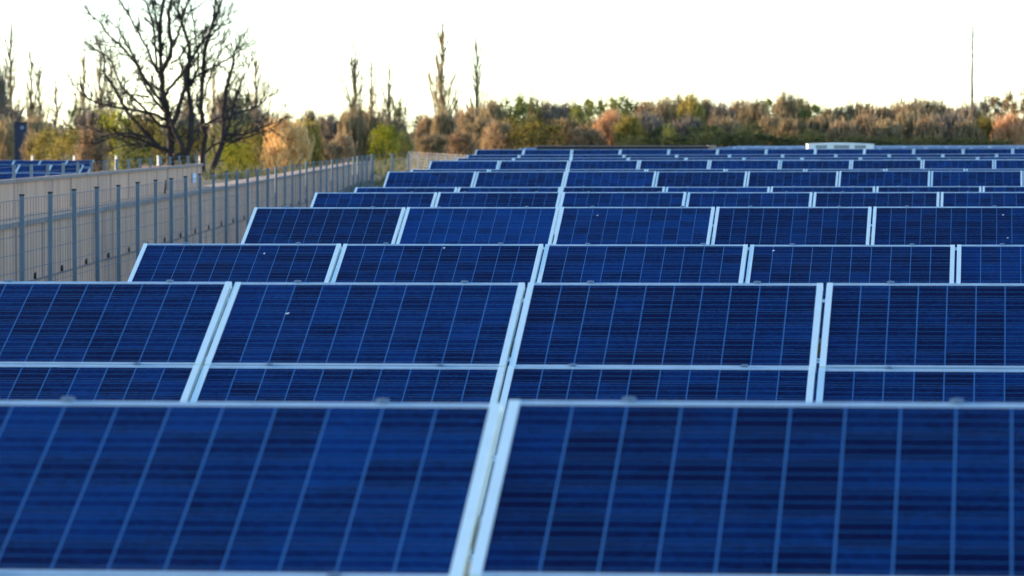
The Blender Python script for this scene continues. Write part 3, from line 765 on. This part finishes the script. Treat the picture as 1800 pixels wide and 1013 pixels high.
# ---- the big bare tree, limb by limb
YT = 232.0; K = YT/F
rt = random.Random(21)
LIMBS = [  # (width at start, width at end, depth at start, depth at end, [pixel points])
 (16,6,0,0,[(302,330),(301,300),(299,273),(301,250),(297.5,221),(292,194),(287,168),(287,156),(285,124),(283,100)]),
 (8,3,0,1.2,[(283,100),(281.5,71),(280.7,44),(285,14),(287,-12),(283,-40)]),
 (8,3,0,-1.5,[(285,124),(301,99.5),(304,76),(299,46),(301,18),(306,0),(312,-36)]),
 (4.5,2,-.6,-2.4,[(305,84),(315,67),(323,44),(329.5,21),(338,0),(341,-26)]),
 (4.5,1.8,0,1.5,[(278,128),(267,107),(258,84),(242,57),(228,32),(221,20),(207,0),(200,-18)]),
 (5.5,1.8,0,-1.4,[(286,178),(278,171),(257,139),(242,114),(225,92),(212,78),(196,64),(180,41),(168,30)]),
 (4.5,1.8,0,2.2,[(289,196),(273,178),(257,156),(246,132),(238,108),(222,84),(208,62),(201,48)]),
 (5,1.8,0,-2,[(297,225),(283,221),(257,193),(235,171),(217.5,153),(209,131),(203,110),(192,98),(178,92)]),
 (8,2,0,2.6,[(300,268),(285,264),(264,244),(242,221),(221,198),(205,168),(194,150),(178,128),(177,100),(170,86)]),
 (5,1.5,.6,3.2,[(264,244),(230,235),(203,235),(180,237),(159,228),(146,226)]),
 (5,1.5,0,-2.6,[(293,212),(274,201),(251,196),(203,188),(177,182),(153,168),(140,152)]),
 (6,1.5,0,-1.5,[(299,270),(274,255),(239,242),(215,238),(190,246)]),
 (5,1.5,0,1.5,[(296,262),(270,258),(243,252),(214,256),(196,262)]),
 (11,4,-.6,-.3,[(306,276),(320,274),(330,271),(337,249.5),(338,212),(337,185.5),(333,160),(333,128),(335,89),(328,60),(322,41)]),
 (3.5,1.5,-.3,-1.5,[(322,41),(316,22),(312,14)]),
 (9,4,-.6,-1.4,[(328,271),(310,230),(303,205)]),
 (9,3,-.2,-1.4,[(301,222),(310,209),(321,173),(328,155),(328,124),(342,101),(358,78),(372,60)]),
 (10,3,.8,.2,[(357,330),(354.5,290),(354.5,271),(360,239),(356,221),(352,194),(353,164),(356,131.5),(357,107),(361.5,80),(369,57),(379,30),(385,14),(392,0),(398,-22)]),
 (4,2,.2,.8,[(376,36),(377,18),(379,0),(383,-20)]),
 (13,3,1.2,2,[(362,332),(365,319),(372,292),(385,260),(390,242),(390,221),(388,200),(392,173),(395,153.5),(397,151),(406,110),(408,92)]),
 (5,2,1.6,2.6,[(390,242),(393.5,233.5),(404,200),(408,177),(417,155),(420,142),(431,121)]),
 (5,2,1.6,3.4,[(389,246),(392,237),(424,237),(445,228),(463,221),(478,216)]),
 (4,1.5,2,3.2,[(404,200),(420,196),(434,193),(449,186),(466,170)]),
 (3,1.3,1.5,.5,[(386,256),(392,251),(417,246),(441,239),(452,236)]),
 (4,3,.8,1.4,[(356,272),(370,258),(384,250)]),
 (4.5,1.6,-.3,.8,[(334,146),(338,142),(356,128),(381,115.6),(406,101),(420,89)]),
 (6,4,0,-.6,[(291,168),(297.5,158),(319,133),(328,123)]),
 (3.5,1.5,-.4,-1.8,[(303,112),(317,105),(328,87),(335,76),(350,66)]),
 (4.5,1.6,-.3,-1.2,[(337,152),(342,139),(349,123),(352.7,99.6),(347,75),(344.7,41),(340,22)]),
 (4.5,1.8,0,1,[(281,136),(276,121),(273,85),(272.7,58.7),(264,27),(255,3.5),(250,-14)]),
 (3,1.5,.4,1.4,[(280,60),(278,46),(271,23),(267,11),(262,-8)]),
 (3.5,1.5,.3,-.6,[(356,221),(372,214),(390,205),(404,188)]),
 (3,1.4,.2,-1,[(359,170),(368,140),(376,118),(388,96),(393,80)]),
 (3,1.4,.2,.6,[(365,70),(376,58),(388,46),(396,38)]),
 (3,1.4,.2,-1,[(262,170),(240,168),(222,164)]),
]
base = at_ground(330, YT)
tree = empty('bare_tree', base); tag(tree, 'large dark bare tree with many spreading limbs beyond the walls', 'tree')
trunk = MB(); crown = MB(); lp = []
for (w0, w1, d0, d1, pts) in LIMBS:
    v = []; n = len(pts)
    for i, (px, py) in enumerate(pts):
        f = i/(n-1.0); q = P(px, py, YT); q.y += d0+(d1-d0)*f; v.append(q-base)
    # resample with a little wobble
    vv = []; rr = []
    for i in range(n-1):
        m = max(2, int((v[i+1]-v[i]).length/.28))
        for j in range(m):
            f = j/m; q = v[i].lerp(v[i+1], f); g_ = (i+f)/(n-1.0)
            vv.append(q+Vector((rt.gauss(0,.018), rt.gauss(0,.018), 0))); rr.append((w0+(w1-w0)*g_+.9)*K*.5*rt.uniform(.9,1.12))
    vv.append(v[-1]); rr.append(w1*K*.5)
    trunk.tube(vv, rr, 7 if w0 > 6 else 5)
    lp.append((vv, rr))
def twig(p, d, L, rad, lv):
    pts = [p]; rr = [rad]; q = p.copy(); dd = d.copy()
    for i in range(5):
        dd = (dd+rdir(rt)*.15+Vector((0,0,.05))).normalized(); q = q+dd*(L/5); pts.append(q.copy()); rr.append(rad*(1-.75*(i+1)/5))
    crown.tube(pts, rr, 3, False)
    if lv > 0:
        for k in range(rt.randint(2, 4)):
            j = rt.randint(1, 4); twig(pts[j], (dd+rdir(rt)*.62).normalized(), L*rt.uniform(.4,.65), rad*.72, lv-1)
for vv, rr in lp:
    n = len(vv)
    for i in range(2, n):
        g_ = i/float(n)
        if vv[i].z < 1.2: continue
        for _k in range((1 if rt.random() < .7+.3*g_ else 0)+(1 if rt.random() < .25+.45*g_ else 0)):
            t_ = (vv[i]-vv[i-1]).normalized()
            d = (t_*.8+rdir(rt)*.9+Vector((0,0,.15))).normalized()
            twig(vv[i], d, rt.uniform(.5,1.75), max(.027, min(rr[i]*.6, .040)), 2 if rt.random() < .7 else 1)
    for k in range(4):
        t_ = (vv[-1]-vv[-3]).normalized(); twig(vv[-1], (t_+rdir(rt)*.45).normalized(), rt.uniform(.7,1.6), max(.030, rr[-1]*.9), 2)
trunk.build('trunk', M_BARK, tree, True); crown.build('crown', M_BARK, tree)

# ---- dry grass on the open ground beyond the fence and above the lower wall
gr = MB(); r = random.Random(12)
def blades(px0, px1, y0, y1, n, h0, h1):
    for i in range(n):
        Y = y0+(y1-y0)*r.random()**1.5; px = r.uniform(px0, px1); c = at_ground(px, Y); h = r.uniform(h0, h1)*(.6+.8*max(0, mnoise.noise(Vector((c.x*.8, c.y*.2, 3)))+.5))
        if -7.98 < c.x-c.y*TF < -7.3: continue
        a = r.uniform(0, 3.14); wv = Vector((math.cos(a), math.sin(a), 0))*.02; ln = Vector((r.gauss(0,.3), r.gauss(0,.3), 1)).normalized()*h
        k = len(gr.v); gr.v += [tuple(c-wv), tuple(c+wv), tuple(c+ln)]; gr.f.append((k, k+1, k+2))
blades(655, 900, 112, 250, 7000, .12, .38); blades(356, 640, 128, 240, 7000, .12, .4); blades(-20, 360, 180, 255, 2500, .1, .4)
tag(gr.build('dry_grass', M_DRYGRASS), 'dry grass on the open ground beyond the fence', 'grass', kind='stuff')
